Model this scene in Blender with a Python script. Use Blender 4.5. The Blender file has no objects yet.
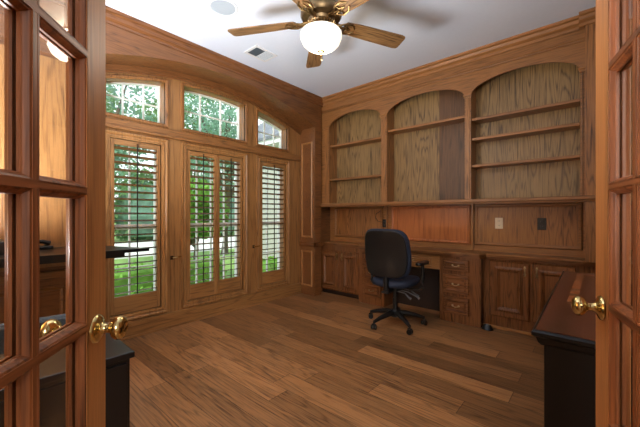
import bpy, bmesh, math, random
from mathutils import Vector, Matrix
random.seed(7)
PI = math.pi
sc = bpy.context.scene
COL = sc.collection

# ------------------------------------------------------------------ camera
cd = bpy.data.cameras.new('camera'); cam = bpy.data.objects.new('camera', cd); COL.objects.link(cam)
cam.location = (0, 0, 1.18); cam.rotation_euler = (PI / 2, 0, math.radians(41.2))
cd.sensor_width = 36; cd.lens = 318 / 640 * 36; cd.shift_y = 0.0023; cd.clip_start = .02; cd.clip_end = 300
sc.camera = cam
# ------------------------------------------------------------------ world, sun, exposure
w = bpy.data.worlds.new('sky'); sc.world = w; w.use_nodes = True
wn = w.node_tree.nodes; wl = w.node_tree.links
bg = wn['Background']; bg.inputs['Strength'].default_value = .85
tc = wn.new('ShaderNodeTexCoord'); sep = wn.new('ShaderNodeSeparateXYZ'); rp = wn.new('ShaderNodeValToRGB')
wl.new(tc.outputs['Generated'], sep.inputs[0]); wl.new(sep.outputs['Z'], rp.inputs[0]); wl.new(rp.outputs[0], bg.inputs[0])
rp.color_ramp.elements[0].color = (1.7, 1.85, 1.9, 1); rp.color_ramp.elements[1].color = (1.1, 1.35, 1.6, 1)
sd = bpy.data.lights.new('sun', 'SUN'); sd.energy = 2.9; sd.angle = math.radians(3); sd.color = (1, .95, .85)
so = bpy.data.objects.new('sun', sd); COL.objects.link(so); so.rotation_euler = Vector((-.07, .62, -.78)).to_track_quat('-Z', 'Y').to_euler()
# unseen fill added in the hall behind the camera, brightening through the doors
def area(name, loc, size, power, color, target):
    l = bpy.data.lights.new(name, 'AREA'); l.energy = power; l.size = size; l.color = color
    o = bpy.data.objects.new(name, l); COL.objects.link(o); o.location = loc
    o.rotation_euler = (Vector(target) - Vector(loc)).to_track_quat('-Z', 'Y').to_euler()
    return o
area('hall_fill', (1.9, -2.0, 2.6), 2.0, 140, (1, .95, .88), (-1.3, 1.7, 1.2))
# area fill added out of view behind the left door, brightening the ceiling
tl_ = area('ceiling_fill', (-2.2, -.13, 1.0), 1.4, 115, (.92, .96, 1.0), (-2.2, -.129, 3))
tl_.rotation_euler = (PI, 0, 0); tl_.data.shape = 'RECTANGLE'; tl_.data.size_y = .38
ll = bpy.data.lights.new('corner_fill', 'POINT'); ll.energy = 3.5; ll.color = (1, .93, .82); ll.shadow_soft_size = .2  # bare point fill added to lift the corner behind the left door
lo = bpy.data.objects.new('corner_fill', ll); COL.objects.link(lo); lo.location = (-2.45, -.22, .5)
sc.view_settings.view_transform = 'Standard'; sc.view_settings.look = 'None'
sc.view_settings.gamma = 1; sc.view_settings.use_curve_mapping = False; sc.view_settings.exposure = 0.5

# ------------------------------------------------------------------ materials
def lin(c):
    return tuple(((v / 255) / 12.92 if v / 255 < .04045 else ((v / 255 + .055) / 1.055) ** 2.4) for v in c) + (1,)
MATS = {}
def newmat(name):
    m = bpy.data.materials.new(name); m.use_nodes = True
    return m, m.node_tree.nodes, m.node_tree.links, m.node_tree.nodes['Principled BSDF']
def plain(name, rgb, rough=.5, metal=0, noise=0, spec=.5, bump=0, nscale=30):
    m, n, l, b = newmat(name)
    b.inputs['Roughness'].default_value = rough; b.inputs['Metallic'].default_value = metal
    b.inputs['Specular IOR Level'].default_value = spec
    c = lin(rgb)
    t = n.new('ShaderNodeTexCoord'); nz = n.new('ShaderNodeTexNoise'); nz.inputs['Scale'].default_value = nscale; nz.inputs['Detail'].default_value = 3
    l.new(t.outputs['Object'], nz.inputs[0])
    r = n.new('ShaderNodeValToRGB'); r.color_ramp.elements[0].position = .3; r.color_ramp.elements[1].position = .7
    r.color_ramp.elements[0].color = tuple(v * (1 - noise) for v in c[:3]) + (1,); r.color_ramp.elements[1].color = tuple(min(1, v * (1 + noise)) for v in c[:3]) + (1,)
    l.new(nz.outputs[0], r.inputs[0]); l.new(r.outputs[0], b.inputs['Base Color'])
    if bump:
        bp = n.new('ShaderNodeBump'); bp.inputs['Strength'].default_value = bump; bp.inputs['Distance'].default_value = .01
        l.new(nz.outputs[0], bp.inputs['Height']); l.new(bp.outputs[0], b.inputs['Normal'])
    MATS[name] = m; return m

def wood_nodes(n, l, vec, axis, light, dark, rings=9, scale=1.0, rw=.4):
    """oak figure: stretched contour rings (cathedrals), fine pores, broad tone"""
    def mp(v, s):
        m = n.new('ShaderNodeMapping'); m.inputs['Scale'].default_value = s; l.new(v, m.inputs[0]); return m.outputs[0]
    def st(al, ac): s = [ac * scale] * 3; s[axis] = al * scale; return s
    def noise(v, sc_, det, rough=.5):
        z = n.new('ShaderNodeTexNoise'); z.inputs['Scale'].default_value = sc_; z.inputs['Detail'].default_value = det; z.inputs['Roughness'].default_value = rough
        l.new(v, z.inputs[0]); return z.outputs[0]
    def math_(op, a, b=None):
        z = n.new('ShaderNodeMath'); z.operation = op
        for i, q in enumerate((a, b)):
            if q is None: continue
            if isinstance(q, (int, float)): z.inputs[i].default_value = q
            else: l.new(q, z.inputs[i])
        return z.outputs[0]
    big = noise(mp(vec, st(.55, 7)), 1.0, 2.0, .45)
    ring = math_('SINE', math_('MULTIPLY', big, rings * 6.28))
    ring = math_('POWER', math_('MULTIPLY', math_('ADD', ring, 1), .5), 3.5)
    pore = noise(mp(vec, st(5, 120)), 1.0, 2.0, .6)
    pore = math_('SMOOTHSTEP' if False else 'MULTIPLY', math_('SUBTRACT', pore, .45), 2.2)
    tone = noise(mp(vec, st(.4, 4)), 1.0, 2.0)
    f = math_('ADD', math_('MULTIPLY', ring, rw), math_('MULTIPLY', pore, .8))
    f = math_('ADD', f, math_('MULTIPLY', math_('SUBTRACT', tone, .5), .9))
    r = n.new('ShaderNodeValToRGB'); l.new(f, r.inputs[0])
    e = r.color_ramp.elements
    e[0].position = 0; e[0].color = light
    e[1].position = .95; e[1].color = dark
    k = r.color_ramp.elements.new(.42); k.color = tuple(a * .62 + b * .38 for a, b in zip(light[:3], dark[:3])) + (1,)
    return r.outputs[0], f

def wood(name, axis, light, dark, rough=.38, rings=18, scale=1.0, bump=.12, rw=.42):
    m, n, l, b = newmat(name)
    t = n.new('ShaderNodeTexCoord'); oi = n.new('ShaderNodeObjectInfo')
    cm = n.new('ShaderNodeVectorMath'); cm.operation = 'MULTIPLY_ADD'
    cb = n.new('ShaderNodeCombineXYZ')
    for i in range(3): l.new(oi.outputs['Random'], cb.inputs[i])
    l.new(cb.outputs[0], cm.inputs[0]); cm.inputs[1].default_value = (13.7, 29.1, 17.3); l.new(t.outputs['Object'], cm.inputs[2])
    c, f = wood_nodes(n, l, cm.outputs[0], axis, lin(light), lin(dark), rings, scale, rw)
    hv = n.new('ShaderNodeHueSaturation'); mr = n.new('ShaderNodeMapRange'); l.new(oi.outputs['Random'], mr.inputs[0])
    mr.inputs['To Min'].default_value = .88; mr.inputs['To Max'].default_value = 1.1
    l.new(mr.outputs[0], hv.inputs['Value']); l.new(c, hv.inputs['Color']); l.new(hv.outputs[0], b.inputs['Base Color'])
    b.inputs['Roughness'].default_value = rough
    bp = n.new('ShaderNodeBump'); bp.inputs['Strength'].default_value = bump; bp.inputs['Distance'].default_value = .002
    l.new(f, bp.inputs['Height']); l.new(bp.outputs[0], b.inputs['Normal'])
    MATS[name] = m; return m

OL, OD = (150, 102, 57), (54, 32, 15)
for ax, nm in enumerate('xyz'):
    wood('oak_' + nm, ax, OL, OD, rw=(.2, .3, .42)[ax])
    wood('oak_pale_' + nm, ax, (162, 116, 68), (90, 58, 30), rings=9)     # window wall: its brighter light put into a lighter oak tone
    wood('oak_dark_' + nm, ax, (122, 78, 45), (42, 25, 14), rough=.24)
    wood('oak_red_' + nm, ax, (150, 88, 48), (70, 36, 18), rough=.4, rings=5)        # doors, reddish stain
wood('oak_arch', 1, (130, 84, 46), (52, 30, 14), rw=.3)  # darker oak for the arch wall; soffit shade put into its tone
wood('oak_back', 2, (142, 114, 72), (60, 43, 24), rough=.42, rings=20, rw=.55)
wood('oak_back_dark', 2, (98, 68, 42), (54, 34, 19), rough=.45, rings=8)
wood('oak_orange', 2, (186, 112, 62), (130, 68, 32), rough=.35, rings=6)
wood('door_gold', 2, (176, 117, 64), (122, 74, 36), rough=.42, rings=4)
wood('blade_wood', 0, (142, 108, 70), (66, 42, 22), rough=.45, rings=9, scale=2, rw=.6)
wood('desk_veneer', 1, (96, 52, 34), (48, 23, 14), rough=.22, rings=4)
wood('desk_inlay', 0, (168, 100, 58), (104, 56, 30), rough=.22, rings=3)
# strip floor
m, n, l, b = newmat('oak_floor')
t = n.new('ShaderNodeTexCoord'); br = n.new('ShaderNodeTexBrick')
br.inputs['Color1'].default_value = (0, 0, 0, 1); br.inputs['Color2'].default_value = (1, 1, 1, 1); br.inputs['Mortar'].default_value = (.5, .5, .5, 1)
br.inputs['Scale'].default_value = 1; br.inputs['Brick Width'].default_value = 1.15; br.inputs['Row Height'].default_value = .163
br.inputs['Mortar Size'].default_value = .0016; br.inputs['Mortar Smooth'].default_value = .3; br.offset = .37; br.offset_frequency = 2; br.squash = 1.5; br.squash_frequency = 3
l.new(t.outputs['Object'], br.inputs[0])
cm = n.new('ShaderNodeVectorMath'); cm.operation = 'MULTIPLY_ADD'
l.new(br.outputs['Color'], cm.inputs[0]); cm.inputs[1].default_value = (31, 17, 23); l.new(t.outputs['Object'], cm.inputs[2])
c, f = wood_nodes(n, l, cm.outputs[0], 0, lin((162, 116, 74)), lin((66, 43, 26)), 16, 1.0, .36)
bw = n.new('ShaderNodeRGBToBW'); l.new(br.outputs['Color'], bw.inputs[0])
mr = n.new('ShaderNodeMapRange'); l.new(bw.outputs[0], mr.inputs[0]); mr.inputs['To Min'].default_value = .55; mr.inputs['To Max'].default_value = 1.25
hv = n.new('ShaderNodeHueSaturation'); l.new(mr.outputs[0], hv.inputs['Value']); l.new(c, hv.inputs['Color'])
mx = n.new('ShaderNodeMixRGB'); l.new(br.outputs['Fac'], mx.inputs[0]); l.new(hv.outputs[0], mx.inputs[1]); mx.inputs[2].default_value = lin((38, 22, 12))
l.new(mx.outputs[0], b.inputs['Base Color']); b.inputs['Roughness'].default_value = .36
bp = n.new('ShaderNodeBump'); bp.inputs['Strength'].default_value = .25; bp.inputs['Distance'].default_value = .002; bp.invert = True
l.new(f, bp.inputs['Height']); l.new(bp.outputs[0], b.inputs['Normal'])
MATS['floor'] = m
plain('ceiling_paint', (218, 228, 243), .9, noise=.01)
plain('hall_paint', (225, 220, 212), .9, noise=.02)
plain('white_paint', (235, 236, 232), .45, noise=.02)
plain('grille_white', (222, 226, 230), .5, noise=.02)
plain('grille_grey', (172, 184, 194), .6, noise=.04, nscale=200)
plain('dark_slot', (78, 88, 96), .6, noise=.1)
plain('brass', (206, 182, 124), .14, 1, noise=.06)
plain('antique_brass', (150, 128, 92), .3, 1, noise=.15)
plain('old_bronze', (128, 108, 80), .38, 1, noise=.25)
plain('dark_metal', (40, 32, 26), .45, .7, noise=.1)
plain('black_plastic', (17, 18, 20), .38, noise=.1)
plain('black_satin', (14, 15, 17), .3, noise=.1)
plain('black_lacquer', (13, 9, 8), .3, noise=.15, spec=.3)
plain('navy_fabric', (24, 38, 62), .75, noise=.25, bump=.3, nscale=350)
plain('shell_black', (13, 15, 19), .38, noise=.15, bump=.08, nscale=300)
plain('blue_grey_fabric', (62, 78, 92), .8, noise=.3, bump=.3, nscale=120)
plain('lever_grey', (96, 100, 106), .35, noise=.1)
plain('outlet_white', (228, 216, 192), .4, noise=.02)
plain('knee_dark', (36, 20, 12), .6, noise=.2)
def leafmat(name, rgb, ns):
    m = plain(name, rgb, .6, noise=.45, nscale=ns); n = m.node_tree.nodes; l = m.node_tree.links
    b = n['Principled BSDF']; tl = n.new('ShaderNodeBsdfTranslucent'); mx_ = n.new('ShaderNodeMixShader'); mx_.inputs[0].default_value = .45
    src = b.inputs['Base Color'].links[0].from_socket; l.new(src, tl.inputs[0])
    l.new(b.outputs[0], mx_.inputs[1]); l.new(tl.outputs[0], mx_.inputs[2]); l.new(mx_.outputs[0], n['Material Output'].inputs[0])
leafmat('leaf_green', (112, 150, 96), 3)
leafmat('leaf_bright', (120, 172, 66), 4)
leafmat('leaf_dark', (124, 164, 138), 2)
plain('bark', (92, 80, 66), .9, noise=.35, nscale=8)
plain('lawn', (118, 150, 74), .9, noise=.3, nscale=3)
plain('concrete', (205, 203, 196), .9, noise=.06, nscale=4)
plain('siding', (176, 178, 168), .8, noise=.05)
plain('shingle', (112, 116, 124), .9, noise=.35, nscale=14)
def glassmat(name, tint=(1, 1, 1), base=.035):
    m, n, l, b = newmat(name); n.remove(b)
    o = n['Material Output']; tr = n.new('ShaderNodeBsdfTransparent'); gl = n.new('ShaderNodeBsdfGlossy'); mixs = n.new('ShaderNodeMixShader')
    lwt = n.new('ShaderNodeLayerWeight'); pw = n.new('ShaderNodeMath'); pw.operation = 'POWER'; pw.inputs[1].default_value = 5
    ma = n.new('ShaderNodeMath'); ma.operation = 'MULTIPLY_ADD'; ma.inputs[1].default_value = .9; ma.inputs[2].default_value = base
    lwt.inputs[0].default_value = .5
    l.new(lwt.outputs['Facing'], pw.inputs[0]); l.new(pw.outputs[0], ma.inputs[0])
    tr.inputs[0].default_value = tint + (1,); gl.inputs['Roughness'].default_value = .02
    l.new(ma.outputs[0], mixs.inputs[0]); l.new(tr.outputs[0], mixs.inputs[1]); l.new(gl.outputs[0], mixs.inputs[2]); l.new(mixs.outputs[0], o.inputs[0])
    MATS[name] = m
glassmat('glass', (.97, .98, .97)); glassmat('door_glass', (.93, .93, .92))
m, n, l, b = newmat('lamp_glass'); b.inputs['Base Color'].default_value = (.9, .86, .76, 1); b.inputs['Emission Color'].default_value = (1, .9, .72, 1); b.inputs['Emission Strength'].default_value = .8; b.inputs['Roughness'].default_value = .35
MATS['lamp_glass'] = m

# ------------------------------------------------------------------ mesh helpers
class MB:
    def __init__(s): s.bm = bmesh.new()
    def box(s, x0, x1, y0, y1, z0, z1, bev=0, seg=2, rot=None):
        g = bmesh.ops.create_cube(s.bm, size=1)['verts']
        for v in g:
            v.co = Vector(((x0 + x1) / 2 + v.co.x * (x1 - x0), (y0 + y1) / 2 + v.co.y * (y1 - y0), (z0 + z1) / 2 + v.co.z * (z1 - z0)))
        if rot: bmesh.ops.transform(s.bm, matrix=rot, verts=g)
        if bev:
            es = list({e for v in g for e in v.link_edges})
            bmesh.ops.bevel(s.bm, geom=es, offset=bev, segments=seg, affect='EDGES', profile=.5)
        return s
    def prism(s, pts, mp, h0, h1):
        a = [s.bm.verts.new(mp(u, v, h0)) for u, v in pts]; b = [s.bm.verts.new(mp(u, v, h1)) for u, v in pts]
        n = len(pts)
        s.bm.faces.new(a); s.bm.faces.new(b[::-1])
        for i in range(n): s.bm.faces.new((a[i], b[i], b[(i + 1) % n], a[(i + 1) % n]))
        return s
    def plate(s, outer, holes, mp, h0, h1):
        t = bmesh.new(); es = []
        for loop in [outer] + holes:
            vs = [t.verts.new((u, v, 0)) for u, v in loop]
            es += [t.edges.new((vs[i], vs[(i + 1) % len(vs)])) for i in range(len(vs))]
        bmesh.ops.triangle_fill(t, use_beauty=True, use_dissolve=False, edges=es)
        r = bmesh.ops.extrude_face_region(t, geom=list(t.faces))
        for v in r['geom']:
            if isinstance(v, bmesh.types.BMVert): v.co.z = 1
        vm = {}
        for v in t.verts: vm[v] = s.bm.verts.new(mp(v.co.x, v.co.y, h0 + (h1 - h0) * v.co.z))
        for f in t.faces: s.bm.faces.new([vm[v] for v in f.verts])
        t.free(); return s
    def mould(s, poly, prof, mp):
        """mitred moulding round a closed CCW polygon; prof = [(offset outward, height)]"""
        n = len(poly); P = [Vector(p) for p in poly]
        ns = []
        for i in range(n):
            d = (P[(i + 1) % n] - P[i]).normalized(); ns.append(Vector((d.y, -d.x)))
        ms = [(ns[i - 1] + ns[i]) / (1 + max(-.6, ns[i - 1].dot(ns[i]))) for i in range(n)]
        rings = [[s.bm.verts.new(mp(*(P[i] + ms[i] * o), h)) for i in range(n)] for o, h in prof]
        k = len(prof)
        for j in range(k):
            A, B = rings[j], rings[(j + 1) % k]
            for i in range(n): s.bm.faces.new((A[i], A[(i + 1) % n], B[(i + 1) % n], B[i]))
        return s
    def tube(s, path, r, seg=10, caps=True):
        P = [Vector(p) for p in path]; R = r if isinstance(r, (list, tuple)) else [r] * len(P)
        rings = []; up = Vector((0, 0, 1))
        for i, p in enumerate(P):
            d = (P[min(i + 1, len(P) - 1)] - P[max(i - 1, 0)]).normalized()
            x = d.cross(up)
            if x.length < .05: x = d.cross(Vector((0, 1, 0)))
            x.normalize(); y = d.cross(x)
            rings.append([s.bm.verts.new(p + (x * math.cos(a) + y * math.sin(a)) * R[i]) for a in [2 * PI * k / seg for k in range(seg)]])
        for A, B in zip(rings, rings[1:]):
            for k in range(seg): s.bm.faces.new((A[k], A[(k + 1) % seg], B[(k + 1) % seg], B[k]))
        if caps: s.bm.faces.new(rings[0][::-1]); s.bm.faces.new(rings[-1])
        return s
    def lathe(s, prof, mtx=None, seg=28, smooth=True):
        rings = []; M = mtx or Matrix()
        for r, z in prof:
            if r < 1e-5: rings.append([s.bm.verts.new(M @ Vector((0, 0, z)))])
            else: rings.append([s.bm.verts.new(M @ Vector((r * math.cos(2 * PI * k / seg), r * math.sin(2 * PI * k / seg), z))) for k in range(seg)])
        for A, B in zip(rings, rings[1:]):
            for k in range(seg):
                a = [A[0]] if len(A) == 1 else [A[k], A[(k + 1) % seg]]
                b = [B[0]] if len(B) == 1 else [B[(k + 1) % seg], B[k]]
                if len(a) + len(b) > 2: s.bm.faces.new(a + b)
        return s
    def cushion(s, outline, thick, edge, mp, layers=5):
        """rounded slab: outline (u,v) CCW shrunk towards its centroid near both faces"""
        c = sum((Vector(p) for p in outline), Vector((0, 0))) / len(outline)
        rings = []
        for side in (0, 1):
            for k in range(layers + 1):
                a = (k if side == 0 else layers - k) / layers * PI / 2
                ins = edge * (1 - math.sin(a)); h = edge * (1 - math.cos(a))
                h = -thick / 2 + h if side == 0 else thick / 2 - h
                ring = []
                for p in outline:
                    d = c - Vector(p); q = Vector(p) + d.normalized() * ins
                    ring.append(s.bm.verts.new(mp(q.x, q.y, h)))
                rings.append(ring)
        n = len(outline)
        for A, B in zip(rings, rings[1:]):
            for i in range(n): s.bm.faces.new((A[i], A[(i + 1) % n], B[(i + 1) % n], B[i]))
        for ring, sg in ((rings[0], -1), (rings[-1], 1)):
            h = sg * thick / 2; prev = ring
            ps = [Vector(p) + (c - Vector(p)).normalized() * edge for p in outline]
            for fr in (.35, .7):
                nr = [s.bm.verts.new(mp(*(p.lerp(c, fr)), h)) for p in ps]
                for i in range(n): s.bm.faces.new((prev[i], prev[(i + 1) % n], nr[(i + 1) % n], nr[i]))
                prev = nr
            cv = s.bm.verts.new(mp(c.x, c.y, h))
            for i in range(n): s.bm.faces.new((prev[i], prev[(i + 1) % n], cv))
        return s
    def xf(s, M): bmesh.ops.transform(s.bm, matrix=M, verts=s.bm.verts); return s

def obj(name, mb, mat, parent=None, world=False, smooth=False):
    bm = mb.bm
    bmesh.ops.recalc_face_normals(bm, faces=bm.faces)
    if world and parent:
        p = parent
        while p: bmesh.ops.translate(bm, vec=-p.location, verts=bm.verts); p = p.parent
    me = bpy.data.meshes.new(name); bm.to_mesh(me); bm.free()
    mats = mat if isinstance(mat, (list, tuple)) else [mat]
    for k in mats: me.materials.append(MATS[k])
    if smooth:
        for p in me.polygons: p.use_smooth = True
        try: me.set_sharp_from_angle(angle=math.radians(38))
        except Exception: pass
    o = bpy.data.objects.new(name, me); COL.objects.link(o)
    if parent: o.parent = parent
    return o
def tag(o, label, cat, group=None, kind=None):
    o['label'] = label; o['category'] = cat
    if group: o['group'] = group
    if kind: o['kind'] = kind
    return o
def thing(name, label, cat, loc=(0, 0, 0), rz=0, group=None):
    o = bpy.data.objects.new(name, None); COL.objects.link(o); o.location = loc; o.rotation_euler = (0, 0, rz); o.empty_display_size = .05
    return tag(o, label, cat, group)
def struct(name, mb, mat, label, parent=None, cat='room', **k):
    o = obj(name, mb, mat, parent, **k)
    if not parent: o['kind'] = 'structure'; o['label'] = label; o['category'] = cat
    return o
def copy_tree(o, parent=None):
    c = o.copy(); COL.objects.link(c); c.parent = parent
    for ch in list(o.children): copy_tree(ch, c)
    return c
XW, XA, YB, YF, ZC = -3.40, -3.10, 3.90, 3.60, 2.905
lw = lambda u, v, h: Vector((XW + h, u, v))          # window wall plane, u = Y, v = Z, h into the room
la = lambda u, v, h: Vector((XA + h, u, v))          # arch wall face
def bw_(Y): return lambda u, v, h: Vector((u, Y - h, v))  # a plane facing the camera side (-Y)
xy = lambda u, v, h: Vector((u, v, h))
def rect(u0, u1, v0, v1): return [(u0, v0), (u1, v0), (u1, v1), (u0, v1)]
def arc(cx, z0, hw, rise, n=24):
    R = (hw * hw + rise * rise) / (2 * rise); zc = z0 + rise - R
    return lambda y: zc + math.sqrt(max(0, R * R - (y - cx) ** 2))
# ================================================================== SETTING
struct('floor', MB().box(-3.6, 3.4, -3.4, 4.1, -.06, 0), 'floor', 'brown hand-scraped oak plank floor with a satin sheen', cat='floor')
struct('ceiling', MB().box(-3.6, 3.4, -3.4, 4.1, ZC, ZC + .08), 'ceiling_paint', 'smooth white painted ceiling', cat='ceiling')
struct('wall_back', MB().box(-3.6, .7, 3.93, 4.1, 0, ZC), 'oak_x', 'oak-clad back wall behind the built-in bookcase', cat='wall')
AC = 2.03; AH = 1.40
archf = arc(AC, 2.46, AH, .27)
ys = [AC + AH - 2 * AH * k / 32 for k in range(33)]
outl = [(-.45, 0), (AC - AH, 0), (AC - AH, 2.46)] + [(y, archf(y)) for y in ys[::-1][1:-1]] + [(AC + AH, 2.46), (AC + AH, 0), (3.57, 0), (3.57, ZC), (-.45, ZC)]
struct('wall_left', MB().plate(outl, [], la, -.30, 0).box(-3.5, -3.2, 3.57, 3.93, 0, ZC), 'oak_arch', 'oak-clad left wall with a wide arched window recess', cat='wall')
# window wall inside the recess
ins = .105
def topf(y): return archf(y) - ins - .02
L_ = [(.93, 1.39), (1.665, 2.395), (2.67, 3.13)]
lower = [rect(a, b, .235, 1.90) for a, b in L_]
lower[1] = rect(1.665, 2.395, .235, 1.90)
def transom(a, b, n=10): return [(a, 2.125), (b, 2.125)] + [(b + (a - b) * k / n, topf(b + (a - b) * k / n)) for k in range(n + 1)]
T_ = [(.90, 1.43), (1.632, 2.428), (2.63, 3.16)]
trans = [transom(a, b) for a, b in T_]
o2 = [(AC - AH - .02, 0), (AC + AH + .02, 0), (AC + AH + .02, 2.46)] + [(y, archf(y) + .01) for y in ys[1:-1]] + [(AC - AH - .02, 2.46)]
struct('wall_window_side', MB().plate(o2, lower + trans, lw, -.13, 0), 'oak_pale_z', 'pale oak panelling around the windows inside the arch', cat='wall')
def trimtag(o, i, label): o.name = 'trim_%d' % i; o['kind'] = 'structure'; o['label'] = label; o['category'] = 'trim'
FR = [(0, -.02), (0, .012), (.012, .012), (.016, .02), (.03, .02), (.036, .012), (.05, .022), (.062, .022), (.066, -.005)]
FR2 = [(0, -.02), (0, .010), (.012, .016), (.026, .018), (.032, -.005)]
ti = 1
for (a, b), lab in zip(L_, ('left', 'middle', 'right')):
    o = obj('trim', MB().mould(rect(a, b, .235, 1.90), FR, lw), 'oak_pale_z'); trimtag(o, ti, 'stepped oak casing round the ' + lab + ' shuttered window'); ti += 1
for p, lab in zip(trans, ('left', 'middle', 'right')):
    o = obj('trim', MB().mould(p, FR2, lw), 'oak_z'); trimtag(o, ti, 'oak casing round the ' + lab + ' transom light'); ti += 1
# mid rail, base rail, inner arch bead, vertical mullion flats
o = obj('trim', MB().box(XW - .01, XW + .035, AC - AH, AC + AH, 1.985, 2.012, .005).box(XW - .01, XW + .02, AC - AH, AC + AH, 2.012, 2.075, .003), 'oak_y'); trimtag(o, ti, 'horizontal oak rail between the shutters and the transom lights'); ti += 1
o = obj('trim', MB().box(XW - .01, XW + .022, AC - AH, AC + AH, 0, .155, .004), 'oak_pale_y'); o.name = 'baseboard_left'; o['kind'] = 'structure'; o['label'] = 'pale oak baseboard below the windows'; o['category'] = 'baseboard'
o = obj('trim', MB().box(XW + .02, XW + .036, AC - AH, AC + AH, 0, .018, .004), 'oak_pale_y'); trimtag(o, ti, 'thin pale shoe moulding where the window wall meets the floor'); ti += 1
mb = MB()
in_ = [(y, archf(y)) for y in ys]
for k in range(32):
    (y0, z0), (y1, z1) = in_[k], in_[k + 1]
    mb.prism([(y0, z0 - .05), (y0, z0), (y1, z1), (y1, z1 - .05)], lw, 0, .03).prism([(y0, z0 - .07), (y0, z0 - .05), (y1, z1 - .05), (y1, z1 - .07)], lw, 0, .014)
o = obj('trim', mb, 'oak_arch'); trimtag(o, ti, 'curved oak bead where the arch soffit meets the window wall'); ti += 1
# jamb panels (right side of the recess)
bj = bw_(AC + AH)
mb = MB()
for v0, v1 in ((.14, .64), (.86, 2.24)): mb.mould(rect(-3.355, -3.165, v0, v1), [(-.012, 0), (-.006, .012), (.004, .016), (.014, .006), (.016, -.002), (-.012, -.002)], bj)
o = obj('trim', mb, 'oak_pale_z'); trimtag(o, ti, 'raised panel mouldings on the right jamb of the window recess'); ti += 1
o = obj('trim', MB().box(XW, XA + .03, AC + AH - .02, AC + AH + .005, .715, .775, .006).box(XA - .01, XA + .03, AC + AH - .02, 3.57, .715, .775, .006), 'oak_dark_x'); trimtag(o, ti, 'oak chair rail across the jamb beside the bookcase'); ti += 1
o = obj('trim', MB().box(XA - .005, XA + .025, -.42, AC - AH, .70, .76, .006).box(XA - .005, XA + .018, -.42, AC - AH, 0, .15, .004)
        .mould(rect(-.3, AC - AH - .1, .22, .62), [(-.012, 0), (-.006, .012), (.004, .016), (.014, .006), (.016, -.002), (-.012, -.002)], la), 'oak_y'); trimtag(o, ti, 'oak chair rail and panel on the left wall beside the arch'); ti += 1
o = obj('trim', MB().box(XA - .004, XA + .010, -.42, AC - AH - .03, .79, 2.36, .003), 'oak_pale_z'); trimtag(o, ti, 'tall pale oak panel on the left wall above the chair rail, seen through the left door'); ti += 1
# crown on the left wall
CR = [(0, 2.79), (.012, 2.79), (.014, 2.81), (.03, 2.83), (.036, 2.86), (.05, 2.88), (.055, ZC), (0, ZC)]
o = obj('trim', MB().prism(CR, lambda u, v, h: Vector((XA - .004 + u, h, v)), -.45, 3.60), 'oak_dark_y'); trimtag(o, ti, 'oak crown moulding above the arch on the left wall'); ti += 1
# unseen sides of the room and hall (close the light in)
struct('wall_right', MB().box(.5, .62, .98, 3.93, 0, ZC), 'oak_pale_z', 'oak-clad right wall behind the dark desk', cat='wall')
struct('wall_front', MB().box(-3.4, -.86, -.45, -.33, 0, ZC), 'oak_pale_x', 'oak-clad wall beside the entrance doors', cat='wall')
struct('wall_hall', MB().box(3.28, 3.4, -3.4, 4.1, 0, ZC).box(-3.4, 3.4, -3.4, -3.28, 0, ZC).box(-3.4, -3.28, -3.4, -.45, 0, ZC).box(.62, 3.4, 3.98, 4.1, 0, ZC), 'hall_paint', 'plain painted walls of the entrance hall', cat='wall')

# ------------------------------------------------------------------ windows
def window(i, poly, vs, hs, label, rail=None):
    """white sash with muntins and one pane, built outside the oak casing"""
    mb = MB().plate([tuple(Vector(p)) for p in offset(poly, .02)], [offset(poly, -.009)], lw, -.17, -.12)
    o = obj('window', mb, 'white_paint'); o.name = 'window_%d' % i; o['kind'] = 'structure'; o['label'] = label; o['category'] = 'window'
    us = [p[0] for p in poly]; zs = [p[1] for p in poly]
    g = MB()
    def top(y):
        return topf(y) if len(poly) > 4 else max(zs)
    for u in vs: g.box(XW - .155, XW - .125, u - .0055, u + .0055, min(zs), top(u))
    for v in hs:
        ul = [u for u in [min(us) + (max(us) - min(us)) * k / 60 for k in range(61)] if top(u) > v]
        if ul: g.box(XW - .153, XW - .127, ul[0], ul[-1], v - .0055, v + .0055)
    if rail: g.box(XW - .165, XW - .122, min(us), max(us), rail - .025, rail + .025)
    obj('muntin', g, 'white_paint', o)
    obj('pane', MB().plate(offset(poly, -.01), [], lw, -.142, -.138), 'glass', o)
    return o
def offset(poly, d):
    n = len(poly); P = [Vector(p) for p in poly]; ns = []
    for i in range(n):
        e = (P[(i + 1) % n] - P[i]).normalized(); ns.append(Vector((e.y, -e.x)))
    return [tuple(P[i] + (ns[i - 1] + ns[i]) / (1 + ns[i - 1].dot(ns[i])) * d) for i in range(n)]
window(1, lower[0], [1.14], [.65, 1.48], 'left tall window behind oak shutters', 1.06)
window(2, lower[1], [1.85, 2.03, 2.21], [.65, 1.48], 'middle wide window behind a pair of oak shutters', 1.06)
window(3, lower[2], [2.90], [.65, 1.48], 'right tall window behind an oak shutter', 1.06)
window(4, trans[0], [1.08, 1.27], [2.33], 'left transom light with white muntins, nearest the open door')
window(5, trans[1], [1.89, 2.16], [2.36], 'middle transom light with white muntins under the arch crown')
window(6, trans[2], [2.85, 3.02], [2.33], 'right transom light with a sloping curved top')

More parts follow.
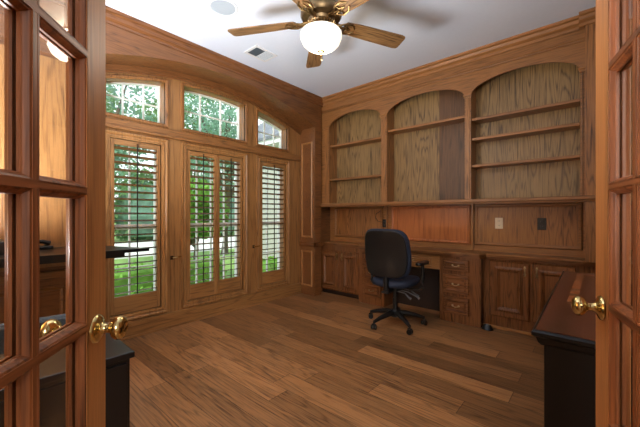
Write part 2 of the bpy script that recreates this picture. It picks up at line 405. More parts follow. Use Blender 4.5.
# ------------------------------------------------------------------ plantation shutters
def shutter(y0, y1, label, group='louvred oak shutters'):
    t = thing('window_shutter', label, 'shutter', (XW - .015, (y0 + y1) / 2, .20), 0, group)
    w_ = (y1 - y0) / 2; z0, z1 = .040, 1.695; st = .034; x0, x1 = -.016, .016
    f = MB()
    f.box(x0, x1, -w_, -w_ + st, z0, z1, .003).box(x0, x1, w_ - st, w_, z0, z1, .003)
    obj('frame', f, 'oak_pale_z', t)
    f = MB().box(x0, x1, -w_ + st - .001, w_ - st + .001, z0, .205, .003)
    obj('bottom_rail', f, 'oak_pale_y', t)
    f = MB().box(x0, x1, -w_ + st - .001, w_ - st + .001, 1.642, z1, .003)
    obj('top_rail', f, 'oak_pale_y', t)
    n = 21; a = math.radians(17)
    lv = MB()
    for k in range(n):
        z = .235 + k * (1.615 - .235) / (n - 1)
        pr = [(.031 * math.cos(q), .0052 * math.sin(q)) for q in [2 * PI * j / 10 for j in range(10)]]
        pr = [(u * math.cos(a) - v * math.sin(a), u * math.sin(a) + v * math.cos(a) + z) for u, v in pr]
        lv.prism(pr, lambda u, v, h: Vector((u, h, v)), -w_ + st, w_ - st)
    obj('louvers', lv, 'oak_dark_y', t)  # darker oak than the frame: backlit shade put into the louver colour
    obj('tilt_rod', MB().box(.030, .040, -.005, .005, .215, 1.655, .002), 'dark_metal', t)
    obj('knob', MB().lathe([(0, -.004), (.009, 0), (.009, .006), (0, .012)], Matrix.Translation((.036, 0, 1.66)), 10), 'dark_metal', t)
    return t
shutter(.936, 1.384, 'single oak shutter over the left window, partly behind the black desk top')
shutter(1.671, 2.028, 'left leaf of the paired oak shutters over the middle window')
shutter(2.032, 2.389, 'right leaf of the paired oak shutters over the middle window')
shutter(2.676, 3.124, 'single oak shutter over the right window next to the bookcase')
def latch(y, z, label):
    t = thing('shutter_hook', label, 'hook', (XW, y, z), 0, 'small hooks on the window posts')
    obj('plate', MB().box(-.001, .006, -.016, .016, -.02, .02, .002), 'dark_metal', t)
    obj('arm', MB().tube([(.004, 0, 0), (.022, .005, 0), (.026, .05, .004), (.02, .09, .006)], .007, 8), 'brass', t)
latch(1.50, .727, 'small brass hook on the post left of the middle window')
latch(2.56, .765, 'small dark hook on the post left of the right window')

# ------------------------------------------------------------------ built-in bookcase
def oobj(name, mb, mat, par, **k): return obj(name, mb, mat, par, world=True, **k)
BK = thing('built_in_bookcase', 'tall built-in oak bookcase with three arched open bays along the back wall', 'bookcase', (-1.6, 3.75, 1.3))
YU = 3.785
BAYS = [(-2.975, -2.107), (-2.02, -1.083), (-1.019, -.12)]
def bay(a, b):
    c, h = (a + b) / 2, (b - a) / 2
    return [(a, 1.345), (b, 1.345), (b, 2.45)] + [(c + h * .995 * math.cos(q), 2.455 + .155 * math.sin(q)) for q in [PI * k / 28 for k in range(29)]] + [(a, 2.45)]
oobj('face_frame', MB().plate(rect(-3.2, -.086, 1.335, 2.715), [bay(*b) for b in BAYS], bw_(YF), -.022, 0), 'oak_x', BK)
fz = MB().box(-3.2, -.07, YF, YF + .03, 2.7, ZC)
oobj('frieze', fz, 'oak_x', BK)
fz = MB().prism([(0, 2.695), (.012, 2.697), (.014, 2.705), (.008, 2.709), (.016, 2.717), (.016, 2.724), (0, 2.73)], lambda u, v, h: Vector((h, YF - u, v)), -3.1, -.07)
oobj('frieze_moulding', fz, 'oak_x', BK)
CRB = [(0, 2.80), (.012, 2.805), (.016, 2.83), (.04, 2.85), (.048, 2.875), (.066, 2.885), (.07, ZC), (0, ZC)]
oobj('crown', MB().prism(CRB, lambda u, v, h: Vector((h, YF + .003 - u, v)), -3.1, -.085), 'oak_x', BK)
for i, (a, b) in enumerate(BAYS):
    # side walls and backs
    for x in ((a - .02, a - .001) if True else 0, (b + .001, b + .02)):
        oobj('side_panel', MB().box(x[0], x[1], YF + .02, YU, 1.34, 2.70), 'oak_z', BK)
    cuts = {0: [a - .02, -2.61, b + .02], 1: [a - .02, -1.425, b + .02], 2: [a - .02, -.62, b + .02]}[i]
    for j in range(2):
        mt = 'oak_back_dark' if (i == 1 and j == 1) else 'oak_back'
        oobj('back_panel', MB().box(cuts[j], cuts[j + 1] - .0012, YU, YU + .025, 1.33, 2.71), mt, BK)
oobj('top_board', MB().box(-3.2, -.09, YF + .02, YB + .02, 2.68, 2.70), 'oak_dark_x', BK)
for i, zs in ((0, (1.695, 2.185)), (1, (2.245,)), (2, (1.70, 1.985, 2.195))):
    a, b = BAYS[i]
    for z in zs:
        oobj('shelf', MB().box(a + .001, b - .001, YF + .020, YU - .001, z - .013, z + .015, .004), 'oak_x', BK)
# posts with capitals
for a, b in ((-3.065, -2.975), (-2.107, -2.02), (-1.083, -1.019), (-.12, -.088)):
    p = oobj('post', MB().box(a + .012, b - .012, YF - .008, YF + .002, 1.345, 2.43, .003), 'oak_z', BK)
    oobj('capital', MB().box(a - .012, b + .012, YF - .022, YF + .02, 2.450, 2.468, .004).box(a - .005, b + .005, YF - .015, YF + .02, 2.428, 2.450, .004), 'oak_x', p)
# tall column at the right end, standing forward
oobj('column', MB().box(-.086, .498, 3.55, 3.92, 1.345, ZC), 'oak_z', BK)
oobj('column_crown', MB().prism(CRB, lambda u, v, h: Vector((h, 3.553 - u, v)), -.125, .498).box(-.125, -.086, 3.553, 3.62, 2.80, ZC), 'oak_x', BK)
oobj('column_foot', MB().box(-.086, .09, 3.56, 3.92, .776, 1.31), 'oak_z', BK)
oobj('ledge', MB().box(-3.095, .498, 3.525, YB + .02, 1.312, 1.345, .006).box(-3.09, .498, 3.545, 3.60, 1.296, 1.313, .005), 'oak_x', BK)
# lower wainscot panels between the counter and the ledge
PAN = [(-3.08, -2.27, 'oak_z', 'plain oak wall panel left of the orange one, with a black outlet'),
       (-2.10, -1.13, 'oak_orange', 'orange-brown framed oak wall panel behind the office chair'),
       (-1.04, -.135, 'oak_z', 'oak wall panel at the right with the white and black outlets')]
struct('wall_counter_side', MB().box(-3.2, .5, YB, YB + .03, .76, 1.32), 'oak_x', 'oak boarding between counter and bookcase ledge', cat='wall')
PR = [(-.016, 0), (-.010, .012), (.002, .018), (.014, .018), (.02, .008), (.024, 0), (.024, -.002), (-.016, -.002)]
for a, b, mt, lab in PAN:
    t = thing('wall_panel', lab, 'panel', ((a + b) / 2, YB, .84), 0, 'panels under the bookcase ledge')
    oobj('field', MB().box(a, b, YB - .006, YB + .001, .865, 1.275), mt, t)
    oobj('moulding', MB().mould(rect(a, b, .865, 1.275), PR, bw_(YB)), 'oak_orange' if mt == 'oak_orange' else 'oak_x', t)
t = thing('wall_panel', 'narrow oak panel seen through the glass of the right door', 'panel', (.3, YB, .84), 0, 'panels under the bookcase ledge')
oobj('field', MB().box(.14, .46, YB - .006, YB + .001, .865, 1.275), 'oak_orange', t)
oobj('moulding', MB().mould(rect(.14, .46, .865, 1.275), PR, bw_(YB)), 'oak_x', t)
mb = MB()
for x0, x1 in ((-2.19, -2.17), (-1.095, -1.07)): mb.box(x0, x1, YB - .028, YB, .776, 1.31, .004)
o = obj('trim', mb, 'oak_z'); trimtag(o, ti, 'flat oak stiles between the wall panels'); ti += 1

# countertop
CO = [(-3.1, 3.92), (-3.1, 3.63), (-2.47, 3.63), (-2.43, 3.568), (-.93, 3.568), (-.885, 3.655), (.498, 3.655), (.498, 3.92)]
t = thing('countertop', 'long oak counter running under the bookcase', 'countertop', (-1.5, 3.7, .72))
def shr(d): return [(x, y + d if y < 3.9 else y) for x, y in CO]
oobj('top', MB().prism(shr(.004), xy, .752, .776), 'oak_x', t)
oobj('edge_moulding', MB().prism(shr(-.006), xy, .742, .764).prism(shr(.014), xy, .722, .743), 'oak_dark_x', t)

# ------------------------------------------------------------------ cabinets
def raised(mb, u0, u1, v0, v1, Y, fr=.05, th=.022):
    mp = bw_(Y); big = fr > .045; g = .014 if big else .009
    mb.prism(rect(u0 + g, u1 - g, v0 + g, v1 - g), mp, 0, th)
    q = rect(u0 + g, u1 - g, v0 + g, v1 - g)
    mb.mould(q, [(-.004, th - .001), (-.001, th + .004), (.003, th + .004), (g * .7, th * .5), (g, .006), (g, -.001), (-.004, -.001)], mp)
    q = rect(u0 + fr, u1 - fr, v0 + fr, v1 - fr); k = 1.4 if big else .72
    mb.mould(q, [(-.026 * k, th - .006), (-.006 * k, th + .013 * k), (.0, th + .014 * k), (.006 * k, th + .006 * k), (.012 * k, th + .004 * k), (.016 * k, th - .002), (-.026 * k, th - .008)], mp)
    return mb
def pull(par, x, Y, z, vert):
    """antique bail pull"""
    h = MB(); a = .032
    if vert: p = [(x, Y, z - a), (x, Y - .018, z - a * .9), (x, Y - .024, z), (x, Y - .018, z + a * .9), (x, Y, z + a)]
    else: p = [(x - a, Y, z), (x - a * .9, Y - .018, z - .004), (x, Y - .024, z - .01), (x + a * .9, Y - .018, z - .004), (x + a, Y, z)]
    h.tube(p, .0045, 8)
    for q in (p[0], p[-1]): h.lathe([(.011, 0), (.011, .003), (.006, .006), (0, .007)], Matrix.Translation(q) @ Matrix.Rotation(PI / 2, 4, 'X'), 12)
    if vert: h.box(x - .007, x + .007, Y - .003, Y + .001, z - a - .02, z + a + .02, .002)
    return oobj('handle', h, 'antique_brass', par, smooth=True)
def unit(name, lab, cat, x0, x1, Y, z0=.0, back=3.92):
    t = thing(name, lab, cat, ((x0 + x1) / 2, (Y + back) / 2, 0))
    oobj('body', MB().box(x0, x1, Y, back, z0, .722), 'oak_dark_z', t)
    return t
def doors(t, spans, Y, z0, z1, hs):
    for (a, b), hx in zip(spans, hs):
        d = oobj('door', raised(MB(), a, b, z0, z1, Y, .078, .02), 'oak_dark_z', t)
        pull(d, hx, Y - .022, z1 - .085, True)
def drawers(t, a, b, rows, Y):
    for v0, v1 in rows:
        d = oobj('drawer', raised(MB(), a, b, v0, v1, Y, .038, .018), 'oak_dark_x', t)
        pull(d, (a + b) / 2, Y - .018, (v0 + v1) / 2, False)
ROWS = [(.565, .695), (.318, .53), (.095, .285)]
t = unit('base_cabinet', 'oak base cabinet with two doors in the left corner by the windows', 'cabinet', -3.195, -2.455, 3.66, .07)
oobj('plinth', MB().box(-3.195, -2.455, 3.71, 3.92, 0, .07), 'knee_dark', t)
doors(t, [(-3.18, -2.83), (-2.80, -2.475)], 3.66, .085, .66, (-2.862, -2.768))
t = unit('drawer_cabinet', 'oak drawer unit half hidden behind the office chair', 'drawers', -2.453, -2.06, 3.60)
drawers(t, -2.385, -2.10, ROWS, 3.60)
t = unit('drawer_cabinet', 'oak three-drawer unit right of the knee hole', 'drawers', -1.352, -.925, 3.60)
drawers(t, -1.31, -1.035, ROWS, 3.60)
t = thing('knee_drawer', 'shallow oak drawer over the dark knee hole behind the chair', 'drawer', (-1.7, 3.75, .55))
oobj('body', MB().box(-2.058, -1.354, 3.615, 3.90, .56, .722), 'oak_x', t)
d = oobj('drawer', raised(MB(), -1.96, -1.45, .585, .695, 3.615, .03, .016), 'oak_x', t); pull(d, -1.70, 3.599, .64, False)
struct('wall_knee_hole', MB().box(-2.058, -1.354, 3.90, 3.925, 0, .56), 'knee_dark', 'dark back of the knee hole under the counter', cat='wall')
t = unit('base_cabinet', 'oak base cabinet with two doors at the right, partly behind the dark desk', 'cabinet', -.923, .498, 3.70)
doors(t, [(-.868, -.503), (-.488, -.15)], 3.70, .13, .708, (-.545, -.446))
oobj('hinge', MB().box(-.146, -.135, 3.685, 3.70, .60, .66, .002), 'dark_metal', t)
oobj('foot_moulding', MB().box(-.922, .498, 3.688, 3.70, 0, .03, .003), 'oak_pale_x', t)
# clump on floor by the step
mb = MB()
for k in range(5):
    mb.tube([(-.86 + .05 * math.cos(a) * (1 - .1 * k), 3.60 + .035 * math.sin(a) * (1 - .12 * k) , .008 + .009 * k) for a in [2 * PI * j / 14 + k for j in range(14)]], .007, 6)
tag(obj('cable_coil', mb, 'black_satin'), 'small dark coil of cable on the floor in front of the right base cabinet', 'cable')
# outlets
def outlet(x, z, mat, dark, lab, w_=.038, h_=.060):
    t = thing('wall_outlet', lab, 'outlet', (x, YB - .006, z), 0, 'outlets above the counter')
    obj('cover_plate', MB().box(-w_, w_, -.007, .001, -h_, h_, .003), mat, t)
    for q in (-.024, .024):
        r = obj('socket', MB().cushion([(.017 * math.cos(a), .015 * math.sin(a)) for a in [2 * PI * k / 14 for k in range(14)]], .006, .002, lambda u, v, h: Vector((u, -.008 + h, v + q)), 2), mat, t)
        obj('slot', MB().box(-.008, -.005, -.0122, -.010, q - .005, q + .006).box(.005, .008, -.0122, -.010, q - .005, q + .006), dark, r)
outlet(-.815, 1.09, 'outlet_white', 'dark_slot', 'cream double outlet on the right wall panel')
outlet(-.430, 1.09, 'black_plastic', 'lever_grey', 'black double outlet on the right wall panel, beside the cream one')
outlet(-2.222, 1.065, 'black_plastic', 'lever_grey', 'small black outlet with a cord, left of the orange panel', .030, .055)
pts = [(-2.25, YB - .014, 1.08), (-2.32, YB - .02, 1.09), (-2.36, YB - .015, 1.14), (-2.35, YB - .012, 1.20), (-2.30, YB - .012, 1.225), (-2.26, YB - .012, 1.25), (-2.235, YB - .012, 1.30)]
tag(obj('power_cord', MB().tube(pts, .004, 6), 'black_plastic', smooth=True), 'thin dark cord looping up from the small black outlet', 'cord')

# ------------------------------------------------------------------ ceiling fan
FX, FY = -1.53, 1.76
F = thing('ceiling_fan', 'five-blade wooden ceiling fan with a glowing white bowl lamp', 'fan', (FX, FY, 2.6))
obj('canopy', MB().lathe([(0, ZC - 2.6), (.075, ZC - 2.6), (.07, .26), (.035, .225), (.016, .215), (0, .215)]), 'old_bronze', F, smooth=True)
obj('downrod', MB().lathe([(0, .13), (.012, .13), (.012, .24), (0, .24)], seg=14), 'old_bronze', F, smooth=True)
obj('motor_housing', MB().lathe([(0, .15), (.05, .148), (.085, .13), (.13, .10), (.15, .07), (.152, .035), (.14, .015), (.10, .002), (.095, -.018), (.105, -.03), (.085, -.05), (.06, -.06), (.055, -.075), (0, -.075)]), 'old_bronze', F, smooth=True)
mb = MB()
for k in range(30):
    a = 2 * PI * k / 30
    mb.tube([(.108 * math.cos(a), .108 * math.sin(a), -.026), (.092 * math.cos(a), .092 * math.sin(a), -.052)], .005, 6)
obj('ribbed_band', mb, 'antique_brass', F, smooth=True)
bo = obj('lamp_bowl', MB().lathe([(.145, -.085), (.152, -.10), (.15, -.125), (.135, -.16), (.105, -.19), (.06, -.212), (.02, -.22), (0, -.221), (0, -.215), (.06, -.205), (.13, -.155), (.142, -.12), (.14, -.09)], seg=40), 'lamp_glass', F, smooth=True)
obj('lamp_rim', MB().lathe([(0, -.07), (.08, -.072), (.135, -.078), (.138, -.086), (.12, -.084), (0, -.08)]), 'antique_brass', F, smooth=True)
obj('finial', MB().lathe([(0, -.205), (.022, -.214), (.026, -.222), (.018, -.232), (.008, -.238), (.01, -.245), (0, -.25)]), 'antique_brass', F, smooth=True)
obj('pull_chain', MB().tube([(.03, -.03, -.21), (.032, -.032, -.29)], .0015, 6).lathe([(0, -.005), (.006, 0), (.006, .012), (0, .017)], Matrix.Translation((.032, -.032, -.305)), 10), 'antique_brass', F)
pl = bpy.data.lights.new('fan_bulb', 'POINT'); pl.energy = 9; pl.color = (1, .88, .70); pl.shadow_soft_size = .1
po = bpy.data.objects.new('fan_bulb', pl); COL.objects.link(po); po.location = (FX, FY, 2.6 - .33)
blade0 = None
def make_blade():
    ol = [(.20, -.052), (.30, -.062), (.50, -.068), (.68, -.072), (.712, -.066), (.722, -.05), (.722, .05), (.712, .066), (.68, .072), (.50, .068), (.30, .062), (.20, .052), (.185, .03), (.185, -.03)]
    tilt = math.radians(-12)
    mp = lambda u, v, h: Vector((u, v * math.cos(tilt) - h * math.sin(tilt), v * math.sin(tilt) + h * math.cos(tilt)))
    b = obj('blade', MB().prism(ol, mp, -.004, .004), 'blade_wood', F)
    arm = MB()
    for s in (-1, 1):
        arm.tube([mp(.10, s * .012, -.002), mp(.15, s * .02, -.01), mp(.19, s * .048, -.012), mp(.24, s * .044, -.009), mp(.27, s * .014, -.008)], [.009, .008, .007, .006, .006], 8)
        arm.tube([mp(.19, s * .048, -.011), mp(.20, s * .012, -.011), mp(.235, 0, -.009)], .0055, 8)
    arm.tube([mp(.09, 0, 0), mp(.15, 0, -.01), mp(.19, 0, -.012)], [.014, .011, .008], 8)
    obj('blade_arm', arm, 'antique_brass', b, smooth=True)
    return b
b0 = make_blade()
for k in range(5):
    b = b0 if k == 0 else copy_tree(b0, F)
    b.location = (0, 0, .0); b.rotation_euler = (0, 0, math.radians(-7 + 72 * k))
# ceiling grilles
t = thing('ceiling_speaker', 'round flush ceiling speaker with a grey mesh grille', 'speaker', (-2.345, 1.46, ZC))
obj('rim', MB().lathe([(.118, 0), (.118, -.006), (.105, -.009), (.098, -.004), (.098, 0)], seg=40), 'grille_white', t, smooth=True)
obj('grille', MB().lathe([(.099, 0), (.099, -.004), (0, -.006)], seg=40), 'grille_grey', t, smooth=True)
t = thing('ceiling_vent', 'rectangular white ceiling air vent with half its slats dark', 'vent', (-2.715, 2.142, ZC))
f = MB().plate(rect(-.108, .108, -.142, .142), [rect(-.082, .082, -.116, .116)], xy, -.008, 0)
obj('frame', f, 'grille_white', t)
obj('duct', MB().box(-.082, .082, -.116, 0, -.0025, .001), 'dark_slot', t)
obj('damper', MB().box(-.082, .082, 0.0, .116, -.005, .001), 'grille_white', t)
mb = MB()
for k in range(7): mb.box(-.08, .08, -.108 + k * .016, -.102 + k * .016, -.006, -.003)
obj('open_slats', mb, 'dark_slot', t); mb = MB()
for k in range(7): mb.box(-.08, .08, .008 + k * .016, .014 + k * .016, -.0075, -.004)
obj('slats', mb, 'grille_grey', t)

# ------------------------------------------------------------------ office chair
def office_chair(name, lab, loc, rz, fab, shell, scale=1.0):
    t = thing(name, lab, 'chair', loc, rz)
    # local +Y is where the sitter faces
    st = MB(); cs = []
    for k in range(5):
        a = math.radians(37 + 72 * k) - rz
        c, s = math.cos(a), math.sin(a)
        st.tube([(0.0, 0, .13), (.10 * c, .10 * s, .128), (.22 * c, .22 * s, .105), (.305 * c, .305 * s, .078)], [.034, .030, .022, .016], 10)
        cs.append((.305 * c, .305 * s, a))
    st.lathe([(0, .09), (.05, .09), (.055, .12), (.045, .155), (.03, .17), (0, .17)])
    obj('star_base', st, 'black_plastic', t, smooth=True)
    for x, y, a in cs:
        wh = MB()
        for d in (-.016, .016):
            M = Matrix.Translation((x, y, .027)) @ Matrix.Rotation(a + .6, 4, 'Z') @ Matrix.Translation((0, d, 0)) @ Matrix.Rotation(PI / 2, 4, 'X')
            wh.lathe([(0, -.011), (.024, -.011), (.027, -.006), (.027, .006), (.024, .011), (0, .011)], M, 18)
        wh.tube([(x, y, .03), (x, y, .085)], .009, 8)
        wh.box(x - .022, x + .022, y - .012, y + .012, .04, .062, .006)
        obj('castor', wh, 'black_satin', t, smooth=True)
    obj('gas_lift', MB().lathe([(0, .15), (.027, .15), (.027, .28), (.022, .285), (.022, .36), (.03, .365), (.03, .38), (0, .38)]), 'black_satin', t, smooth=True)
    obj('mechanism', MB().box(-.075, .075, -.12, .10, .375, .425, .015).box(-.04, .04, -.25, -.10, .375, .40, .01), 'black_plastic', t)
    for sx, yy, q in ((1, .06, .0), (1, -.02, .04), (1, -.09, -.02)):
        L = MB().tube([(.06, yy, .385), (.15, yy, .375), (.21 + q, yy - .01, .345), (.24 + q, yy - .015, .33)], [.006, .006, .008, .014], 8)
        obj('lever', L, 'lever_grey', t, smooth=True)
    ol = []
    for k in range(40):
        a = 2 * PI * k / 40; c, s = math.cos(a), math.sin(a)
        ol.append((.222 * math.copysign(abs(c) ** .6, c), .235 * math.copysign(abs(s) ** .6, s)))
    obj('seat', MB().cushion(ol, .085, .04, lambda u, v, h: Vector((u, v + .02, .468 + h - .35 * max(0, v - .12) ** 2 * 2 + .25 * u * u))), fab, t, smooth=True)
    # backrest: tall, wider at the top with round shoulders, curved round the back
    ol = []
    for k in range(56):
        a = 2 * PI * k / 56; c, s = math.cos(a), math.sin(a)
        v = .255 * math.copysign(abs(s) ** .46, s)
        wd = .256 - .022 * max(0, (-v - .06) / .255) - .012 * max(0, v / .255)
        ol.append((wd * math.copysign(abs(c) ** .42, c), v))
    def back(off):
        def f(u, v, h):
            y = -.235 - .10 * v + .55 * u * u + .35 * (v + .05) ** 2 * -1 + h + off
            return Vector((u, y, .785 + v))
        return f
    bk = obj('backrest', MB().cushion(ol, .07, .034, back(.02)), fab, t, smooth=True)
    sh = [(u * .93, v * .94) for u, v in ol]
    obj('back_shell', MB().cushion(sh, .022, .010, back(-.020)), shell, bk, smooth=True)
    obj('back_bar', MB().tube([(0, -.16, .385), (0, -.20, .40), (0, -.212, .46), (0, -.215, .60)], [.028, .03, .03, .026], 10), 'black_plastic', t, smooth=True)
    for s in (-1, 1):
        ar = obj('armrest', MB().tube([(s * .16, -.01, .405), (s * .265, .0, .41), (s * .295, .01, .44), (s * .298, .02, .52), (s * .292, .02, .665)], [.015, .016, .018, .018, .018], 10), 'black_plastic', t, smooth=True)
        ap = [(.042 * math.copysign(abs(math.cos(a)) ** .7, math.cos(a)), .125 * math.copysign(abs(math.sin(a)) ** .7, math.sin(a))) for a in [2 * PI * k / 24 for k in range(24)]]
        obj('arm_pad', MB().cushion(ap, .03, .013, lambda u, v, h: Vector((s * .292 + u, v + .02, .685 + h)), 3), 'black_plastic', ar, smooth=True)
    return t
office_chair('office_chair', 'black and navy swivel office chair on castors at the built-in desk', (-1.65, 3.12, 0), math.radians(2), 'navy_fabric', 'shell_black')

# ------------------------------------------------------------------ dark desk on the right
t = thing('desk', 'dark reddish-brown desk with a black edge behind the right door', 'desk', (.16, 2.16, 0))
ol = [(-.170, 1.375), (.485, 1.375), (.485, 2.945), (-.188, 2.945)]
oobj('desk_top', MB().prism(ol, xy, .752, .770), 'desk_veneer', t)
oobj('inlay_band', MB().plate(rect(-.112, .44, 1.86, 2.86), [rect(-.075, .40, 1.90, 2.825)], xy, .7695, .7706), 'desk_inlay', t)
oobj('top_edge', MB().mould(ol, [(-.004, .768), (.006, .768), (.012, .76), (.012, .748), (.004, .742), (-.02, .742), (-.02, .752), (-.004, .752)], xy), 'black_lacquer', t)
oobj('under_moulding', MB().mould(ol, [(-.03, .742), (.0, .742), (-.006, .722), (-.014, .712), (-.03, .712)], xy), 'black_lacquer', t)
oobj('body', MB().box(-.148, .47, 1.395, 2.925, .02, .742, .004), 'black_lacquer', t)
oobj('plinth', MB().box(-.158, .48, 1.385, 2.935, 0, .07, .006), 'black_lacquer', t)

# ------------------------------------------------------------------ black furniture at the left, behind the open door
t = thing('filing_cabinet', 'low black filing cabinet on the floor behind the left door', 'cabinet', (-1.56, .25, 0))
oobj('body', MB().box(-1.70, -1.375, .05, .445, .03, .628, .003), 'black_satin', t)
oobj('cabinet_top', MB().box(-1.71, -1.36, .04, .458, .625, .650, .004), 'black_satin', t)
for z0, z1 in ((.04, .32), (.33, .61)):
    d = oobj('drawer', MB().box(-1.378, -1.364, .06, .435, z0, z1, .003), 'black_satin', t)
oobj('plinth', MB().box(-1.69, -1.385, .06, .435, 0, .03), 'black_plastic', t)
t = thing('standing_desk', 'black slab desk top by the left window with one angled end', 'desk', (-2.77, .3, 0))
ol = [(-2.47, -.32), (-2.49, .935), (-3.0, .74), (-3.07, .62), (-3.07, -.32)]
oobj('desk_top', MB().prism(ol, xy, .915, .937), 'black_satin', t)
ol2 = [(-2.50, -.32), (-2.51, .78), (-3.0, .62), (-3.05, .55), (-3.05, -.32)]
oobj('apron', MB().prism(ol2, xy, .885, .9152), 'black_plastic', t)
for y in (-.29, .57): oobj('leg', MB().box(-2.92, -2.86, y, y + .05, 0, .886, .004).box(-3.04, -2.62, y, y + .05, 0, .03, .004), 'black_satin', t)
t = thing('desk_phone', 'small black telephone lying on the black slab desk top', 'telephone', (-3.0, .36, .937), .3)
obj('base', MB().box(-.06, .06, -.09, .09, 0, .022, .006), 'black_plastic', t)
obj('handset', MB().tube([(-.02, -.10, .035), (-.02, -.06, .05), (-.02, .06, .05), (-.02, .10, .035)], [.02, .014, .014, .02], 10), 'black_satin', t, smooth=True)
t = thing('printer', 'black box-shaped printer at the near end of the slab desk top', 'printer', (-2.86, .02, .937))
obj('body', MB().box(-.14, .14, -.18, .18, 0, .085, .012), 'black_plastic', t)
obj('paper_tray', MB().box(.13, .155, -.12, .12, .02, .03, .004), 'black_satin', t)
c2 = office_chair('office_chair', 'blue-grey office chair with a black rim, seen through the glass of the left door', (-2.15, .28, 0), math.radians(80), 'blue_grey_fabric', 'blue_grey_fabric')
c2.scale = (.8, .8, .68)

# ------------------------------------------------------------------ the open double doors
def french_door(i, free, ang, side, label, st=.085, W=.50, dz=0):
    """door from its free edge back along -dir to the hinge; nrm=+1 if the room-side knob faces the camera's left"""
    T = .044
    o = bpy.data.objects.new('door_%d' % i, None)
    zs = [v + dz for v in (.30, .605, .92, 1.235, 1.55, 1.865, 2.18)]; top = 2.30
    mu = .016
    uL, uR = st, W - st
    xs = [(uL, (W - mu) / 2), ((W + mu) / 2, uR)]
    mp0 = lambda u, v, h: Vector((-u, h, v))         # u measured back from the free edge
    fr = MB().prism(rect(0, st, .008, top), mp0, -T / 2, T / 2).prism(rect(W - st, W, .008, top), mp0, -T / 2, T / 2)
    o = obj('door', fr, 'door_gold'); o.name = 'door_%d' % i
    o['kind'] = 'structure'; o['label'] = label; o['category'] = 'door'
    fn = Vector((-math.sin(ang), math.cos(ang))) * side * T / 2
    o.location = (free[0] + fn.x, free[1] + fn.y, 0); o.rotation_euler = (0, 0, ang)
    r = MB().prism(rect(st, W - st, .008, zs[0]), mp0, -T / 2, T / 2).prism(rect(st, W - st, zs[-1], top), mp0, -T / 2, T / 2)
    obj('rail', r, 'door_gold', o)
    m_ = MB()
    for a, b in zip(zs, zs[1:]):
        for u0, u1 in xs:
            q = rect(u0, u1, a + mu / 2, b - mu / 2)
            for s in (1, -1):
                m_.mould(q, [(0, s * T / 2), (.002, s * (T / 2 - .001)), (-.004, s * (T / 2 - .003)), (-.009, s * .011), (-.011, s * .009), (-.011, s * .003), (.004, s * .003), (.004, s * T / 2)], mp0)
    obj('glazing_bead', m_, 'oak_red_z', o)
    m_ = MB()
    for z in zs[1:-1]: m_.prism(rect(uL, uR, z - mu / 2, z + mu / 2), mp0, -T / 2, T / 2)
    obj('muntin', m_, 'oak_red_x', o)
    obj('muntin', MB().prism(rect((W - mu) / 2, (W + mu) / 2, zs[0], zs[-1]), mp0, -T / 2 + .0005, T / 2 - .0005), 'oak_red_z', o)
    for a, b in zip(zs, zs[1:]):
        for u0, u1 in xs:
            obj('pane', MB().prism(rect(u0, u1, a, b), mp0, -.002, .002), 'door_glass', o)
    for s in (1, -1):
        M = Matrix.Translation((-st * .56, s * T / 2, .905 + dz)) @ Matrix.Rotation(-s * PI / 2, 4, 'X')
        k = obj('door_knob', MB().lathe([(0, 0), (.03, 0), (.034, .003), (.032, .007), (.024, .011), (.018, .013), (.013, .017), (.0105, .024), (.011, .032), (.016, .037), (.023, .041), (.0275, .048), (.028, .055), (.024, .062), (.016, .066), (.012, .0665), (.010, .065), (0, .065)], M, 32), 'brass', o, smooth=True)
    obj('latch_plate', MB().box(-.0005, .0015, -.012, .012, .86, .95), 'brass', o)
    return o
french_door(1, (-.95, .251), math.atan2(.629, -.777), 1, 'left leaf of the open glazed oak double doors, brass knob at its right edge')
french_door(2, (-.006, 1.236), math.atan2(.974, -.229), -1, 'right leaf of the open glazed oak double doors, brass knob at its left edge', .112, .56, .018)

# ------------------------------------------------------------------ outside
struct('ground', MB().box(-70, -3.54, -40, 60, -.5, -.35), 'lawn', 'green lawn outside the windows', cat='ground')
tag(obj('driveway', MB().box(-20, -12.5, -40, 60, -.36, -.335), 'concrete'), 'pale concrete driveway across the lawn outside', 'driveway', kind='structure')
tag(obj('path', MB().box(-4.8, -3.56, -3, 4.5, -.36, -.33), 'concrete'), 'pale path directly outside the windows', 'path', kind='structure')
def leaves(mb, cen, rad, n, size, rnd, flat=1):
    for _ in range(n):
        while True:
            p = Vector((rnd.uniform(-1, 1), rnd.uniform(-1, 1), rnd.uniform(-1, 1)))
            if p.length <= 1: break
        p = Vector((cen[0] + p.x * rad[0], cen[1] + p.y * rad[1], cen[2] + p.z * rad[2]))
        a = Vector((rnd.gauss(0, 1), rnd.gauss(0, 1), rnd.gauss(0, 1))).normalized(); b_ = a.cross(Vector((rnd.gauss(0, 1), rnd.gauss(0, 1), rnd.gauss(0, 1)))).normalized()
        s = size * rnd.uniform(.6, 1.3)
        vs = [mb.bm.verts.new(p + a * s), mb.bm.verts.new(p + b_ * s * .5), mb.bm.verts.new(p - a * s), mb.bm.verts.new(p - b_ * s * .5)]
        mb.bm.faces.new(vs)
rnd = random.Random(3)
def hedge(x, y, ln, rz, top, label):
    t = thing('hedge', label, 'hedge', (x, y, -.36), rz, 'clipped hedges outside')
    h = top + .36; mb = MB(); core = MB().box(-ln / 2 + .1, ln / 2 - .1, -.24, .24, 0, h - .1, .1, 3); u = -ln / 2 + .2
    while u < ln / 2: leaves(mb, (u, 0, h / 2), (.34, .33, h / 2), 260, .055, rnd); u += .3
    obj('branches', core, 'leaf_bright', t); obj('foliage', mb, 'leaf_bright', t)
hedge(-5.4, 1.9, 2.9, PI / 2, .46, 'low clipped green hedge running past the left and middle windows')
hedge(-4.6, 3.75, 1.1, 0, .44, 'short clipped green hedge at the foot of the pale house wing')
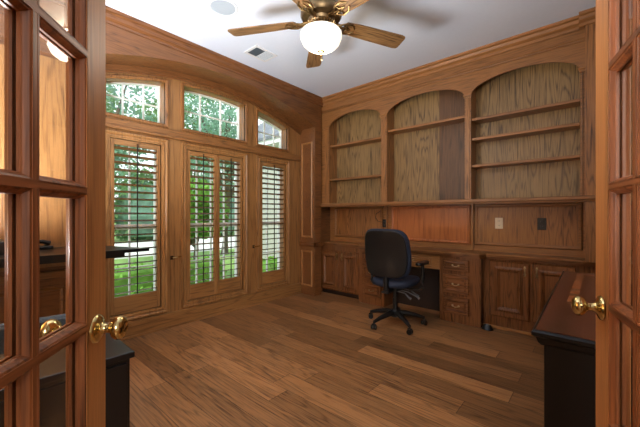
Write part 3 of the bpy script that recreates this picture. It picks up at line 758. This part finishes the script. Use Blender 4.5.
def tree(x, y, h, cr, label, mat, n, size, spread=.62, clumps=7, trunk=.16):
    t = thing('tree', label, 'tree', (x, y, -.4), 0, 'trees outside the windows')
    tr = MB(); fo = MB()
    tr.tube([(0, 0, 0), (.1, .05, h * .3), (-.05, .1, h * .6)], [trunk, trunk * .8, trunk * .5], 10)
    for k in range(clumps):
        a = 2 * PI * k / clumps + rnd.uniform(-.3, .3); rr = cr * spread * rnd.uniform(.6, 1.1); z = h * rnd.uniform(.45, .95)
        c = (rr * math.cos(a), rr * math.sin(a), z)
        tr.tube([(.05, .05, h * .32), (c[0] * .5, c[1] * .5, h * .32 + (z - h * .32) * .6), c], [trunk * .6, trunk * .4, trunk * .12], 7)
        leaves(fo, c, (cr * .55, cr * .55, cr * .42), n, size, rnd)
    obj('trunk', tr, 'bark', t); obj('foliage', fo, mat, t)
tree(-11, 6.9, 6.6, 1.7, 'spreading tree with dark branches seen through the middle transom light', 'leaf_dark', 330, .085, clumps=11)
tree(-6.9, 3.5, 2.7, .75, 'bright green bushy young tree outside the middle window', 'leaf_bright', 420, .06, clumps=10, trunk=.06)
tree(-11, 2.7, 6.4, 1.7, 'leafy tree outside the left window', 'leaf_dark', 330, .085, clumps=11)
for k, (x, y, h) in enumerate(((-26, 5, 11), (-27, 13.5, 12), (-25, 22, 11), (-28, 31, 13), (-28, -6, 10))):
    tree(x, y, h, 3.6, ['far tree across the driveway, straight out from the left window', 'far tree across the driveway, second from the left', 'far tree across the driveway, third from the left', 'tallest far tree across the driveway, seen towards the house wing', 'far tree across the driveway, furthest left'][k], 'leaf_green', 420, .2, clumps=12)
for k, (y, lab) in enumerate(((-2.5, 'leftmost of the big rounded bushes beyond the driveway'), (2.6, 'second big rounded bush from the left beyond the driveway'), (7.7, 'third big rounded bush from the left beyond the driveway'), (12.8, 'fourth big rounded bush from the left beyond the driveway'), (17.9, 'rightmost of the big rounded bushes beyond the driveway'))):
    t = thing('bush', lab, 'bush', (-21.5, y, -.4), 0, 'bushes beyond the driveway')
    mb = MB(); leaves(mb, (0, 0, 2.2), (1.3, 2.5, 2.5), 2600, .17, rnd); obj('foliage', mb, 'leaf_green', t)
    core = MB().lathe([(0, .1), (1.2, .3), (1.6, 1.5), (1.3, 3), (0, 3.9)], seg=12); obj('branches', core, 'leaf_dark', t)
# neighbouring wing of the house
t = thing('house_wing', 'pale house wing with a grey shingle roof outside the right window', 'house', (-5.1, 5.2, -.4))
oobj('wall', MB().box(-6.5, -3.56, 4.65, 7.5, -.4, 2.68), 'siding', t)
oobj('fascia', MB().box(-6.7, -3.56, 4.30, 4.34, 2.66, 2.78), 'white_paint', t)
oobj('soffit', MB().box(-6.7, -3.56, 4.32, 4.7, 2.66, 2.69), 'white_paint', t)
oobj('roof', MB().prism([(4.27, 2.76), (4.27, 2.82), (6.2, 4.22), (6.2, 4.16)], lambda u, v, h: Vector((h, u, v)), -6.8, -3.56).prism([(8.1, 2.76), (8.1, 2.82), (6.2, 4.22), (6.2, 4.16)], lambda u, v, h: Vector((h, u, v)), -6.8, -3.56), 'shingle', t)
